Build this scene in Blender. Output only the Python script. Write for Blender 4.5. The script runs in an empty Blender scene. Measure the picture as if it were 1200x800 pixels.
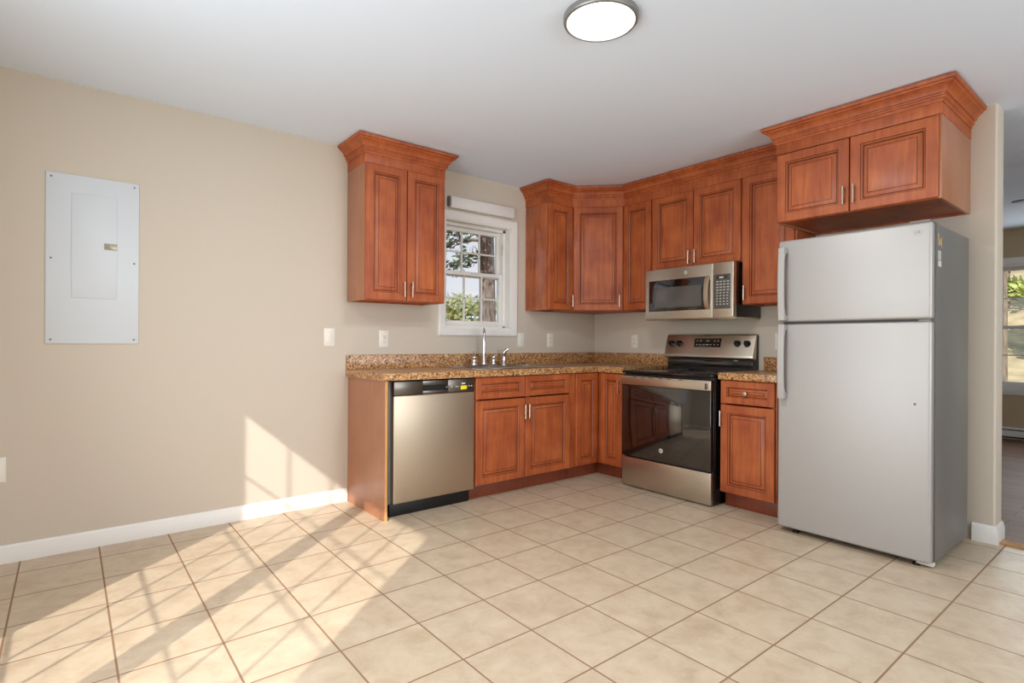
import bpy, bmesh, math, random
from mathutils import Vector, Matrix
random.seed(7)
PI = math.pi
scene = bpy.context.scene
COL = scene.collection

# ------------------------------------------------------------------ camera, world, sun, lamps, exposure
CEIL = 2.485
cam_d = bpy.data.cameras.new('camera'); cam = bpy.data.objects.new('camera', cam_d); COL.objects.link(cam)
cam.location = (-4.0715, -3.7481, 1.1269)
cam_d.sensor_width = 36; cam_d.lens = 19.37; cam_d.clip_start = .02; cam_d.clip_end = 300
ROLL = math.radians(-0.328)
cam.rotation_mode = 'QUATERNION'
cam.rotation_quaternion = (Matrix.Rotation(math.radians(-38.852), 3, 'Z') @ Matrix.Rotation(PI / 2, 3, 'X') @ Matrix.Rotation(-ROLL, 3, 'Z')).to_quaternion()
scene.camera = cam
scene.view_settings.view_transform = 'Standard'; scene.view_settings.look = 'None'
scene.view_settings.gamma = 1; scene.view_settings.use_curve_mapping = False
scene.view_settings.exposure = 0.07
scene.cycles.use_denoising = True
scene.cycles.max_bounces = 10; scene.cycles.diffuse_bounces = 6; scene.cycles.glossy_bounces = 5
scene.cycles.transparent_max_bounces = 16
scene.cycles.sample_clamp_indirect = 6.0
scene.cycles.caustics_reflective = False; scene.cycles.caustics_refractive = False

SKY_STRENGTH = 0.95
SUN_STRENGTH = 4.6
DOOR_LIGHT = 45.0
BACK_LIGHT = 88.0
LAMP_WATT = 18.0
wd = bpy.data.worlds.new('sky'); scene.world = wd; wd.use_nodes = True
nt = wd.node_tree; nt.nodes.clear()
wo = nt.nodes.new('ShaderNodeOutputWorld'); bg = nt.nodes.new('ShaderNodeBackground')
tc = nt.nodes.new('ShaderNodeTexCoord'); sx = nt.nodes.new('ShaderNodeSeparateXYZ'); rp = nt.nodes.new('ShaderNodeValToRGB')
nt.links.new(tc.outputs['Generated'], sx.inputs[0]); nt.links.new(sx.outputs['Z'], rp.inputs[0])
rp.color_ramp.elements[0].position = 0.0; rp.color_ramp.elements[0].color = (.90, .93, .97, 1)
rp.color_ramp.elements[1].position = .7; rp.color_ramp.elements[1].color = (.50, .68, .95, 1)
nt.links.new(rp.outputs[0], bg.inputs[0]); bg.inputs[1].default_value = SKY_STRENGTH
nt.links.new(bg.outputs[0], wo.inputs[0])

sun_d = bpy.data.lights.new('sun', 'SUN'); sun = bpy.data.objects.new('sun', sun_d); COL.objects.link(sun)
sun_d.energy = SUN_STRENGTH; sun_d.angle = math.radians(.6); sun_d.color = (1, .95, .88)
sun.rotation_mode = 'QUATERNION'
sun.rotation_quaternion = Vector((1, .873, -.891)).to_track_quat('-Z', 'Y')

def area(name, loc, direction, sx_, sy_, watt, color, spread=180):
    d = bpy.data.lights.new(name, 'AREA'); o = bpy.data.objects.new(name, d); COL.objects.link(o)
    d.shape = 'RECTANGLE'; d.size = sx_; d.size_y = sy_; d.energy = watt; d.color = color; d.spread = math.radians(spread)
    o.location = loc; o.rotation_mode = 'QUATERNION'
    o.rotation_quaternion = Vector(direction).to_track_quat('-Z', 'Y'); return o
# skylight that comes in through the glazed double doors
area('daylight_doors', (-4.74, -2.15, 1.15), (1, -.06, .26), 1.6, 1.9, DOOR_LIGHT, (.87, .94, 1), 158)
area('fill_end_wall', (-1.7, -6.45, 1.45), (.02, 1, .42), 2.6, 1.5, BACK_LIGHT, (.86, .935, 1), 170)  # added fill lamp behind the camera, no known source there
area('daylight_far_window', (4.52, -2.8, 1.4), (-1, 0, .05), 1.0, 1.3, 13.0, (.9, .95, 1), 170)

# ------------------------------------------------------------------ materials
def lin(c):
    return tuple((x / 12.92 if x <= .04045 else ((x + .055) / 1.055) ** 2.4) for x in [v / 255 for v in c]) + (1,)
def newmat(name):
    m = bpy.data.materials.new(name); m.use_nodes = True
    n = m.node_tree; b = n.nodes['Principled BSDF']; return m, n, b
def plain(name, rgb, rough=.5, metal=0.0, spec=.5, noise=0.0, nscale=8.0, bump=0.0, bscale=60.0, coat=0.0):
    m, n, b = newmat(name)
    b.inputs['Roughness'].default_value = rough; b.inputs['Metallic'].default_value = metal
    b.inputs['Specular IOR Level'].default_value = spec
    b.inputs['Coat Weight'].default_value = coat; b.inputs['Coat Roughness'].default_value = .12
    c = lin(rgb)
    t = n.nodes.new('ShaderNodeTexCoord')
    if noise:
        nz = n.nodes.new('ShaderNodeTexNoise'); nz.inputs['Scale'].default_value = nscale; nz.inputs['Detail'].default_value = 4
        n.links.new(t.outputs['Object'], nz.inputs['Vector'])
        r = n.nodes.new('ShaderNodeValToRGB')
        r.color_ramp.elements[0].position = .3; r.color_ramp.elements[1].position = .7
        r.color_ramp.elements[0].color = tuple(v * (1 - noise) for v in c[:3]) + (1,)
        r.color_ramp.elements[1].color = tuple(min(1, v * (1 + noise)) for v in c[:3]) + (1,)
        n.links.new(nz.outputs['Fac'], r.inputs[0]); n.links.new(r.outputs[0], b.inputs['Base Color'])
    else:
        b.inputs['Base Color'].default_value = c
    if bump:
        nb = n.nodes.new('ShaderNodeTexNoise'); nb.inputs['Scale'].default_value = bscale; nb.inputs['Detail'].default_value = 3
        n.links.new(t.outputs['Object'], nb.inputs['Vector'])
        bp = n.nodes.new('ShaderNodeBump'); bp.inputs['Strength'].default_value = bump; bp.inputs['Distance'].default_value = .002
        n.links.new(nb.outputs['Fac'], bp.inputs['Height']); n.links.new(bp.outputs[0], b.inputs['Normal'])
    return m
def wood(name, dark, light, rough=.3, coat=.25, grain=(26, 26, 2.2)):
    m, n, b = newmat(name)
    t = n.nodes.new('ShaderNodeTexCoord'); mp = n.nodes.new('ShaderNodeMapping')
    mp.inputs['Scale'].default_value = grain
    oi = n.nodes.new('ShaderNodeObjectInfo')
    ad = n.nodes.new('ShaderNodeVectorMath'); ad.operation = 'ADD'
    cm = n.nodes.new('ShaderNodeVectorMath'); cm.operation = 'SCALE'; cm.inputs['Scale'].default_value = 17
    n.links.new(oi.outputs['Random'], cm.inputs[0])
    n.links.new(t.outputs['Object'], ad.inputs[0]); n.links.new(cm.outputs[0], ad.inputs[1])
    n.links.new(ad.outputs[0], mp.inputs['Vector'])
    nz = n.nodes.new('ShaderNodeTexNoise'); nz.inputs['Scale'].default_value = 1.6; nz.inputs['Detail'].default_value = 6; nz.inputs['Distortion'].default_value = .6
    n.links.new(mp.outputs[0], nz.inputs['Vector'])
    bl = n.nodes.new('ShaderNodeTexNoise'); bl.inputs['Scale'].default_value = 5; bl.inputs['Detail'].default_value = 3
    n.links.new(ad.outputs[0], bl.inputs['Vector'])
    mx = n.nodes.new('ShaderNodeMath'); mx.operation = 'MULTIPLY_ADD'; mx.inputs[1].default_value = .45
    ml = n.nodes.new('ShaderNodeMath'); ml.operation = 'MULTIPLY'; ml.inputs[1].default_value = .55
    n.links.new(bl.outputs['Fac'], ml.inputs[0]); n.links.new(nz.outputs['Fac'], mx.inputs[0]); n.links.new(ml.outputs[0], mx.inputs[2])
    r = n.nodes.new('ShaderNodeValToRGB'); r.color_ramp.elements[0].position = .34; r.color_ramp.elements[1].position = .66
    r.color_ramp.elements[0].color = lin(dark); r.color_ramp.elements[1].color = lin(light)
    n.links.new(mx.outputs[0], r.inputs[0]); n.links.new(r.outputs[0], b.inputs['Base Color'])
    b.inputs['Roughness'].default_value = rough; b.inputs['Coat Weight'].default_value = coat; b.inputs['Coat Roughness'].default_value = .15
    return m
def steel(name, rgb, rough=.28, stretch=(2, 2, 180), bump=.04):
    m, n, b = newmat(name)
    b.inputs['Metallic'].default_value = 1; b.inputs['Base Color'].default_value = lin(rgb)
    t = n.nodes.new('ShaderNodeTexCoord'); mp = n.nodes.new('ShaderNodeMapping'); mp.inputs['Scale'].default_value = stretch
    n.links.new(t.outputs['Object'], mp.inputs['Vector'])
    nz = n.nodes.new('ShaderNodeTexNoise'); nz.inputs['Scale'].default_value = 3; nz.inputs['Detail'].default_value = 3
    n.links.new(mp.outputs[0], nz.inputs['Vector'])
    r = n.nodes.new('ShaderNodeMapRange'); r.inputs['To Min'].default_value = rough - .05; r.inputs['To Max'].default_value = rough + .08
    n.links.new(nz.outputs['Fac'], r.inputs['Value']); n.links.new(r.outputs[0], b.inputs['Roughness'])
    bp = n.nodes.new('ShaderNodeBump'); bp.inputs['Strength'].default_value = bump; bp.inputs['Distance'].default_value = .001
    n.links.new(nz.outputs['Fac'], bp.inputs['Height']); n.links.new(bp.outputs[0], b.inputs['Normal'])
    return m
def glass(name, tint=(1, 1, 1), refl=.07):
    m = bpy.data.materials.new(name); m.use_nodes = True; n = m.node_tree; n.nodes.clear()
    o = n.nodes.new('ShaderNodeOutputMaterial'); tr = n.nodes.new('ShaderNodeBsdfTransparent'); gl = n.nodes.new('ShaderNodeBsdfGlossy')
    mx = n.nodes.new('ShaderNodeMixShader'); mx.inputs[0].default_value = refl
    tr.inputs[0].default_value = tuple(tint) + (1,); gl.inputs['Roughness'].default_value = .02
    n.links.new(tr.outputs[0], mx.inputs[1]); n.links.new(gl.outputs[0], mx.inputs[2]); n.links.new(mx.outputs[0], o.inputs[0])
    return m
def emit(name, rgb, strength):
    m, n, b = newmat(name); b.inputs['Base Color'].default_value = (.9, .9, .9, 1)
    b.inputs['Emission Color'].default_value = lin(rgb); b.inputs['Emission Strength'].default_value = strength; return m

TILE, TX, TY = .32, -2.336, -1.8032
def tile_mat():
    m, n, b = newmat('ceramic_tile')
    N = n.nodes.new; L = n.links.new
    def mth(op, a=None, c=None):
        k = N('ShaderNodeMath'); k.operation = op
        for i, v in ((0, a), (1, c)):
            if v is None: continue
            if isinstance(v, (int, float)): k.inputs[i].default_value = v
            else: L(v, k.inputs[i])
        return k.outputs[0]
    g = N('ShaderNodeNewGeometry'); s = N('ShaderNodeSeparateXYZ'); L(g.outputs['Position'], s.inputs[0])
    u = mth('DIVIDE', mth('SUBTRACT', s.outputs['X'], TX), TILE); v = mth('DIVIDE', mth('SUBTRACT', s.outputs['Y'], TY), TILE)
    def dist(q):
        f = mth('FRACT', q); return mth('MINIMUM', f, mth('SUBTRACT', 1.0, f))
    d = mth('MULTIPLY', mth('MINIMUM', dist(u), dist(v)), TILE)
    mr = N('ShaderNodeMapRange'); mr.inputs['From Min'].default_value = .0026; mr.inputs['From Max'].default_value = .0044; L(d, mr.inputs['Value'])
    cell = N('ShaderNodeCombineXYZ'); L(mth('FLOOR', u), cell.inputs[0]); L(mth('FLOOR', v), cell.inputs[1])
    wn = N('ShaderNodeTexWhiteNoise'); wn.noise_dimensions = '3D'; L(cell.outputs[0], wn.inputs['Vector'])
    sc = N('ShaderNodeVectorMath'); sc.operation = 'SCALE'; sc.inputs['Scale'].default_value = 30; L(wn.outputs['Color'], sc.inputs[0])
    ad = N('ShaderNodeVectorMath'); L(g.outputs['Position'], ad.inputs[0]); L(sc.outputs[0], ad.inputs[1])
    nz = N('ShaderNodeTexNoise'); nz.inputs['Scale'].default_value = 9; nz.inputs['Detail'].default_value = 9; nz.inputs['Roughness'].default_value = .68; nz.inputs['Distortion'].default_value = .4
    L(ad.outputs[0], nz.inputs['Vector'])
    r = N('ShaderNodeValToRGB'); e = r.color_ramp.elements
    e[0].position = .30; e[0].color = lin(TILE_DARK); e[1].position = .70; e[1].color = lin(TILE_LIGHT)
    k = e.new(.50); k.color = lin(TILE_MID)
    L(nz.outputs['Fac'], r.inputs[0])
    mx = N('ShaderNodeMix'); mx.data_type = 'RGBA'; L(mr.outputs[0], mx.inputs[0])
    mx.inputs[6].default_value = lin((142, 110, 84)); L(r.outputs[0], mx.inputs[7]); L(mx.outputs[2], b.inputs['Base Color'])
    rr = N('ShaderNodeMapRange'); rr.inputs['To Min'].default_value = .85; rr.inputs['To Max'].default_value = .36; L(mr.outputs[0], rr.inputs['Value']); L(rr.outputs[0], b.inputs['Roughness'])
    hs = mth('MULTIPLY_ADD', nz.outputs['Fac'], .18); hs.node.inputs[2].default_value = 0; L(mr.outputs[0], hs.node.inputs[2])
    bp = N('ShaderNodeBump'); bp.inputs['Strength'].default_value = .35; bp.inputs['Distance'].default_value = .002; L(hs, bp.inputs['Height']); L(bp.outputs[0], b.inputs['Normal'])
    b.inputs['Specular IOR Level'].default_value = .4
    return m
def granite_mat():
    m, n, b = newmat('speckled_granite'); N = n.nodes.new; L = n.links.new
    t = N('ShaderNodeTexCoord')
    vo = N('ShaderNodeTexVoronoi'); vo.inputs['Scale'].default_value = 120; L(t.outputs['Object'], vo.inputs['Vector'])
    s = N('ShaderNodeSeparateColor'); L(vo.outputs['Color'], s.inputs[0])
    nz = N('ShaderNodeTexNoise'); nz.inputs['Scale'].default_value = 45; nz.inputs['Detail'].default_value = 4; L(t.outputs['Object'], nz.inputs['Vector'])
    mm = N('ShaderNodeMath'); mm.operation = 'MULTIPLY_ADD'; mm.inputs[1].default_value = .7
    m2 = N('ShaderNodeMath'); m2.operation = 'MULTIPLY'; m2.inputs[1].default_value = .4
    L(nz.outputs['Fac'], m2.inputs[0]); L(s.outputs[0], mm.inputs[0]); L(m2.outputs[0], mm.inputs[2])
    r = N('ShaderNodeValToRGB'); e = r.color_ramp.elements; r.color_ramp.interpolation = 'LINEAR'
    e[0].position = .16; e[0].color = lin((58, 36, 26)); e[1].position = .95; e[1].color = lin((226, 196, 150))
    for p, c in ((.28, (112, 70, 42)), (.42, (158, 104, 62)), (.60, (184, 134, 86)), (.78, (200, 158, 106))):
        k = e.new(p); k.color = lin(c)
    L(mm.outputs[0], r.inputs[0]); L(r.outputs[0], b.inputs['Base Color'])
    b.inputs['Roughness'].default_value = .3
    return m
def plank_mat():
    m, n, b = newmat('oak_planks'); N = n.nodes.new; L = n.links.new
    t = N('ShaderNodeTexCoord'); br = N('ShaderNodeTexBrick'); br.inputs['Scale'].default_value = 1
    br.inputs['Brick Width'].default_value = 1.2; br.inputs['Row Height'].default_value = .13; br.inputs['Mortar Size'].default_value = .002
    br.inputs['Color1'].default_value = lin((140, 108, 86)); br.inputs['Color2'].default_value = lin((120, 90, 72)); br.inputs['Mortar'].default_value = lin((70, 50, 36))
    mp = N('ShaderNodeMapping'); mp.inputs['Rotation'].default_value = (0, 0, PI / 2)
    L(t.outputs['Object'], mp.inputs[0]); L(mp.outputs[0], br.inputs['Vector']); L(br.outputs[0], b.inputs['Base Color']); b.inputs['Roughness'].default_value = .5; b.inputs['Specular IOR Level'].default_value = .25
    return m
def bark_mat(name, a, c, scale=(14, 14, 3)):
    m, n, b = newmat(name); N = n.nodes.new; L = n.links.new
    t = N('ShaderNodeTexCoord'); mp = N('ShaderNodeMapping'); mp.inputs['Scale'].default_value = scale; L(t.outputs['Object'], mp.inputs[0])
    nz = N('ShaderNodeTexNoise'); nz.inputs['Scale'].default_value = 1.5; nz.inputs['Detail'].default_value = 6; L(mp.outputs[0], nz.inputs['Vector'])
    r = N('ShaderNodeValToRGB'); r.color_ramp.elements[0].position = .35; r.color_ramp.elements[1].position = .65
    r.color_ramp.elements[0].color = lin(a); r.color_ramp.elements[1].color = lin(c); L(nz.outputs['Fac'], r.inputs[0]); L(r.outputs[0], b.inputs['Base Color'])
    b.inputs['Roughness'].default_value = .9
    bp = N('ShaderNodeBump'); bp.inputs['Strength'].default_value = .6; L(nz.outputs['Fac'], bp.inputs['Height']); L(bp.outputs[0], b.inputs['Normal'])
    return m

TILE_DARK, TILE_MID, TILE_LIGHT = (180, 157, 130), (195, 175, 149), (205, 187, 162)
M = {}
M['wall'] = plain('cream_paint', (204, 192, 176), .75, spec=.25, bump=.05, bscale=220)
M['wall2'] = plain('tan_paint', (190, 170, 138), .75, spec=.25)
M['ceil'] = plain('ceiling_paint', (224, 233, 245), .9, spec=.1, bump=.05, bscale=160)
M['trim'] = plain('white_trim_paint', (232, 228, 222), .4)
M['white'] = plain('white_vinyl', (230, 226, 221), .35)
M['plate'] = plain('ivory_plastic', (232, 226, 214), .35)
M['slot'] = plain('dark_slot', (60, 55, 50), .6)
M['panelgrey'] = plain('grey_enamel', (208, 212, 216), .4)
M['tile'] = tile_mat()
M['granite'] = granite_mat()
M['plank'] = plank_mat()
M['cherry'] = wood('cherry_stain', (142, 61, 26), (186, 99, 48), .50, .04)
M['cherrygloss'] = wood('cherry_gloss', (142, 61, 26), (186, 99, 48), .12, .5)
M['cherryglare'] = wood('cherry_glare_tint', (160, 104, 74), (174, 118, 86), .36, .15, (40, 40, 1.2))  # cherry side panels with their glare painted in as a paler, duller tone
M['glaze'] = plain('dark_glaze', (92, 40, 22), .45)
M['cherryedge'] = plain('raw_wood_edge', (206, 150, 92), .6, noise=.1)
M['cabin'] = plain('cabinet_inside', (170, 120, 80), .6)
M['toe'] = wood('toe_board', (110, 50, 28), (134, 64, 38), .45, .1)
M['nickel'] = plain('brushed_nickel', (196, 180, 164), .3, 1.0)
M['rimgrey'] = plain('grey_metal_rim', (150, 148, 146), .4, .6)
M['chrome'] = plain('chrome', (225, 225, 228), .12, 1.0)
M['steel'] = steel('brushed_steel', (200, 182, 160), .38, (180, 180, 2))
M['steelh'] = steel('brushed_steel_horizontal', (200, 190, 174), .30, (2, 2, 180))
M['fsteel'] = steel('pale_steel', (174, 170, 166), .45, (180, 180, 2), .03); M['fsteel'].node_tree.nodes['Principled BSDF'].inputs['Metallic'].default_value = .35
M['fside'] = plain('grey_textured_metal', (128, 126, 122), .42, .35, bump=.25, bscale=500)
M['dark'] = plain('black_enamel', (16, 16, 17), .25)
M['black'] = plain('black_plastic', (14, 14, 15), .4)
M['blackglass'] = plain('black_glass', (8, 8, 9), .04, spec=.9, coat=.6)
M['cook'] = plain('ceramic_cooktop', (10, 10, 11), .07, spec=.7)
M['ovenglass'] = plain('oven_glass', (9, 9, 10), .03, spec=1.0, coat=1.0)
M['strip'] = steel('dark_steel', (120, 112, 104), .3, (2, 2, 180))
M['greyplastic'] = plain('grey_plastic', (120, 116, 110), .4)
M['keys'] = plain('pale_print', (190, 186, 178), .5)
M['yellow'] = plain('yellow_sticker', (236, 214, 20), .5)
M['label'] = plain('paper_label', (210, 204, 196), .5)
M['labeltan'] = plain('tan_print', (206, 170, 110), .5)
M['gasket'] = plain('grey_gasket', (96, 92, 90), .6)
M['glass'] = glass('window_glass')
M['lamp'] = emit('lit_diffuser', (255, 252, 246), 3.0)
M['lawn'] = plain('lawn', (120, 128, 84), .95, noise=.25, nscale=3)
M['litter'] = plain('leaf_litter', (196, 178, 140), .95, noise=.3, nscale=2.5)
M['bark'] = bark_mat('pine_bark', (84, 72, 66), (146, 130, 120))
M['bark2'] = bark_mat('grey_bark', (110, 98, 84), (160, 146, 126))
M['needle'] = plain('pine_needles', (58, 82, 48), .8, noise=.3)
M['leaf'] = plain('olive_leaves', (146, 150, 92), .8, noise=.3)
M['leaf2'] = plain('spring_leaves', (182, 190, 112), .8, noise=.25)
M['shedwall'] = plain('blue_siding', (140, 176, 206), .7)
M['shingle'] = plain('pale_shingles', (206, 212, 206), .8, noise=.08)
M['oakstrip'] = wood('oak_strip', (176, 122, 72), (200, 150, 96), .35, .2, (3, 26, 26))
M['fan'] = plain('dark_fan_blade', (56, 52, 48), .5)

# ------------------------------------------------------------------ mesh helpers
def box(bm, x0, x1, y0, y1, z0, z1, bev=0.0, mi=0, seg=2):
    t = bmesh.new(); bmesh.ops.create_cube(t, size=1)
    for v in t.verts:
        v.co = Vector(((x0 + x1) / 2 + v.co.x * (x1 - x0), (y0 + y1) / 2 + v.co.y * (y1 - y0), (z0 + z1) / 2 + v.co.z * (z1 - z0)))
    if bev:
        bmesh.ops.bevel(t, geom=t.edges[:], offset=bev, segments=seg, profile=.5, affect='EDGES', clamp_overlap=True)
    merge(bm, t, mi)
def merge(bm, t, mi=None, mat=None):
    if mat is not None: bmesh.ops.transform(t, matrix=mat, verts=t.verts[:])
    bmesh.ops.recalc_face_normals(t, faces=t.faces[:])
    if mi is not None:
        for f in t.faces: f.material_index = mi
    me = bpy.data.meshes.new('tmp'); t.to_mesh(me); t.free(); bm.from_mesh(me); bpy.data.meshes.remove(me)
def tube(bm, pts, rad, n=14, mi=0, cap=True):
    pts = [Vector(p) for p in pts]
    rad = rad if isinstance(rad, (list, tuple)) else [rad] * len(pts)
    t = bmesh.new(); rings = []; up = None
    for i, p in enumerate(pts):
        d = (pts[min(i + 1, len(pts) - 1)] - pts[max(i - 1, 0)]).normalized()
        if up is None:
            up = Vector((0, 0, 1)) if abs(d.z) < .9 else Vector((1, 0, 0))
        a = d.cross(up).normalized(); up = a.cross(d).normalized()
        rings.append([t.verts.new(p + (a * math.cos(2 * PI * k / n) + up * math.sin(2 * PI * k / n)) * rad[i]) for k in range(n)])
    for i in range(len(rings) - 1):
        for k in range(n):
            t.faces.new((rings[i][k], rings[i][(k + 1) % n], rings[i + 1][(k + 1) % n], rings[i + 1][k]))
    if cap:
        t.faces.new(rings[0][::-1]); t.faces.new(rings[-1])
    merge(bm, t, mi)
def lathe(bm, prof, n=32, mat=None, mi=0):
    t = bmesh.new(); rings = []
    for r, z in prof:
        if r <= 1e-6: rings.append([t.verts.new((0, 0, z))])
        else: rings.append([t.verts.new((r * math.cos(2 * PI * k / n), r * math.sin(2 * PI * k / n), z)) for k in range(n)])
    for a, b in zip(rings[:-1], rings[1:]):
        for k in range(n):
            k2 = (k + 1) % n
            if len(a) == 1 and len(b) == 1: break
            if len(a) == 1: t.faces.new((a[0], b[k2], b[k]))
            elif len(b) == 1: t.faces.new((a[k], a[k2], b[0]))
            else: t.faces.new((a[k], a[k2], b[k2], b[k]))
    merge(bm, t, mi, mat)
def prism(bm, poly, z0, z1, mi=0, mat=None, bev=0.0):
    t = bmesh.new(); a = [t.verts.new((x, y, z0)) for x, y in poly]; b = [t.verts.new((x, y, z1)) for x, y in poly]
    n = len(poly); t.faces.new(a[::-1]); t.faces.new(b)
    for i in range(n): t.faces.new((a[i], a[(i + 1) % n], b[(i + 1) % n], b[i]))
    if bev: bmesh.ops.bevel(t, geom=t.edges[:], offset=bev, segments=2, profile=.5, affect='EDGES', clamp_overlap=True)
    merge(bm, t, mi, mat)
def obj(name, bm, mats, parent=None, smooth=True):
    bmesh.ops.recalc_face_normals(bm, faces=[f for f in bm.faces if False])
    me = bpy.data.meshes.new(name); bm.to_mesh(me); bm.free()
    for m in (mats if isinstance(mats, (list, tuple)) else [mats]): me.materials.append(m if not isinstance(m, str) else M[m])
    if smooth and len(me.polygons):
        me.shade_smooth(); me.set_sharp_from_angle(angle=math.radians(35))
    o = bpy.data.objects.new(name, me); COL.objects.link(o)
    if parent is not None: o.parent = parent
    return o
def BM(): return bmesh.new()
def thing(name, label, cat, loc=(0, 0, 0), rotz=0.0, group=None):
    o = bpy.data.objects.new(name, None); COL.objects.link(o); o.empty_display_size = .05
    o.location = loc; o.rotation_euler = (0, 0, rotz); o['label'] = label; o['category'] = cat
    if group: o['group'] = group
    return o
def tag(o, label, cat, group=None, kind=None):
    o['label'] = label; o['category'] = cat
    if group: o['group'] = group
    if kind: o['kind'] = kind
    return o
def struct(name, bm, m, parent=None, label=None, cat=None):
    o = obj(name, bm, m, parent)
    if parent is None: tag(o, label, cat, None, 'structure')
    return o
def text_mesh(name, s, size, mats, parent, mat4, depth=.0006):
    c = bpy.data.curves.new('tmp', 'FONT'); c.body = s; c.size = size; c.extrude = depth; c.align_x = 'CENTER'; c.align_y = 'CENTER'
    t = bpy.data.objects.new('tmp', c); COL.objects.link(t)
    bpy.context.view_layer.update()
    me = bpy.data.meshes.new_from_object(t.evaluated_get(bpy.context.evaluated_depsgraph_get()))
    bpy.data.objects.remove(t); bpy.data.curves.remove(c)
    me.name = name; me.transform(mat4); me.materials.clear(); me.materials.append(M[mats])
    o = bpy.data.objects.new(name, me); COL.objects.link(o); o.parent = parent; return o
FRONT = Matrix(((1, 0, 0, 0), (0, 0, -1, 0), (0, 1, 0, 0), (0, 0, 0, 1)))   # xy plane -> vertical plane facing -y
def on_front(x, y, z): return Matrix.Translation((x, y, z)) @ FRONT

# ------------------------------------------------------------------ room shell
WX, BY, OX = -4.80, -6.6, 4.606      # glazed-door wall, end wall, far wall of the adjoining room
KW = (-1.738, -1.070, 1.236, 2.108)  # kitchen window opening x0 x1 z0 z1
def wall_x(bm, x0, x1, y0, y1, z0, z1, holes):
    """wall running along x (thin in y) with rectangular holes (x0,x1,z0,z1)"""
    c = x0
    for h in sorted(holes):
        box(bm, c, h[0], y0, y1, z0, z1); box(bm, h[0], h[1], y0, y1, z0, h[2]); box(bm, h[0], h[1], y0, y1, h[3], z1); c = h[1]
    box(bm, c, x1, y0, y1, z0, z1)
def wall_y(bm, y0, y1, x0, x1, z0, z1, holes):
    c = y0
    for h in sorted(holes):
        box(bm, x0, x1, c, h[0], z0, z1)
        if h[2] > z0: box(bm, x0, x1, h[0], h[1], z0, h[2])
        box(bm, x0, x1, h[0], h[1], h[3], z1); c = h[1]
    box(bm, x0, x1, c, y1, z0, z1)
b = BM(); wall_x(b, WX - .18, .17, 0, .18, 0, CEIL, [KW]); struct('wall_back', b, 'wall', label='cream painted wall behind the sink, with the breaker panel', cat='wall')
b = BM(); box(b, 0, .17, -3.03, 0, 0, CEIL, 0)
t = bmesh.new(); bmesh.ops.create_cube(t, size=1)
for v in t.verts: v.co = Vector((.085 + v.co.x * .17, -3.036 + v.co.y * .012, CEIL / 2 + v.co.z * CEIL))
bmesh.ops.bevel(t, geom=[e for e in t.edges if abs(e.verts[0].co.z - e.verts[1].co.z) > 1 and e.verts[0].co.y < -3.04], offset=.011, segments=5, profile=.5, affect='EDGES')
merge(b, t, 0)
struct('wall_right', b, 'wall', label='cream painted wall behind the range and refrigerator', cat='wall')
DOORS = (-3.20, -1.36, 2.26)
b = BM(); wall_y(b, BY, 0, WX - .18, WX, 0, CEIL, [(DOORS[0], DOORS[1], 0, DOORS[2])]); struct('wall_left', b, 'wall', label='cream wall around the glazed double doors', cat='wall')
EWIN = (-3.1, -.3, .65, 2.2)
b = BM(); wall_x(b, WX - .18, OX + .18, BY - .18, BY, 0, CEIL, [EWIN]); struct('wall_front', b, 'wall', label='cream wall at the end of the dining area', cat='wall')
FW = (-3.40, -2.24, .62, 2.06)
b = BM(); wall_y(b, BY, 1.0, OX, OX + .18, 0, CEIL, [FW]); struct('wall_far', b, 'wall2', label='tan wall with a window in the adjoining room', cat='wall')
b = BM(); box(b, .17, OX + .18, 1.0, 1.18, 0, CEIL); struct('wall_side', b, 'wall2', label='tan side wall of the adjoining room', cat='wall')
b = BM(); box(b, .0, .17, .18, 1.18, 0, CEIL); struct('wall_between', b, 'wall2', label='wall behind the kitchen corner', cat='wall')
b = BM(); box(b, WX - .18, OX + .18, BY - .18, 1.18, CEIL, CEIL + .2); struct('ceiling', b, 'ceil', label='flat pale grey ceiling', cat='ceiling')
b = BM(); box(b, WX - .18, .03, BY - .18, .18, -.15, 0); struct('floor', b, 'tile', label='floor of square beige ceramic tiles with brown grout', cat='floor')
b = BM(); box(b, .03, OX + .18, BY - .18, 1.18, -.15, 0); struct('floor_2', b, 'plank', label='brown plank floor of the adjoining room', cat='floor')
b = BM(); box(b, .022, .10, -5.6, -3.048, 0, .010, .004); struct('trim_1', b, 'oakstrip', label='oak threshold strip between tile and planks', cat='threshold')

# profiled baseboards
BBP = [(0, 0), (.014, 0), (.014, .062), (.010, .070), (.010, .076), (.005, .086), (0, .090)]
def sweep(bm, path, prof, mi=0):
    """profile (out, z) swept along an open xy path; out is to the right of travel; mitred corners"""
    P = [Vector((p[0], p[1], 0)) for p in path]; n = len(P); t = bmesh.new(); rings = []
    for i in range(n):
        if i == 0: d = (P[1] - P[0]).normalized(); off = Vector((d.y, -d.x, 0))
        elif i == n - 1: d = (P[-1] - P[-2]).normalized(); off = Vector((d.y, -d.x, 0))
        else:
            d1 = (P[i] - P[i - 1]).normalized(); d2 = (P[i + 1] - P[i]).normalized()
            n1 = Vector((d1.y, -d1.x, 0)); n2 = Vector((d2.y, -d2.x, 0)); off = (n1 + n2) / (1 + n1.dot(n2))
        rings.append([t.verts.new(P[i] + off * o + Vector((0, 0, z))) for o, z in prof])
    m = len(prof)
    for a, c in zip(rings[:-1], rings[1:]):
        for k in range(m): t.faces.new((a[k], a[(k + 1) % m], c[(k + 1) % m], c[k]))
    t.faces.new(rings[0]); t.faces.new(rings[-1][::-1])
    merge(bm, t, mi)
b = BM(); sweep(b, [(WX, 0), (-2.538, 0)], BBP); struct('baseboard_back', b, 'trim', label='white baseboard along the sink wall', cat='baseboard')
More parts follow.
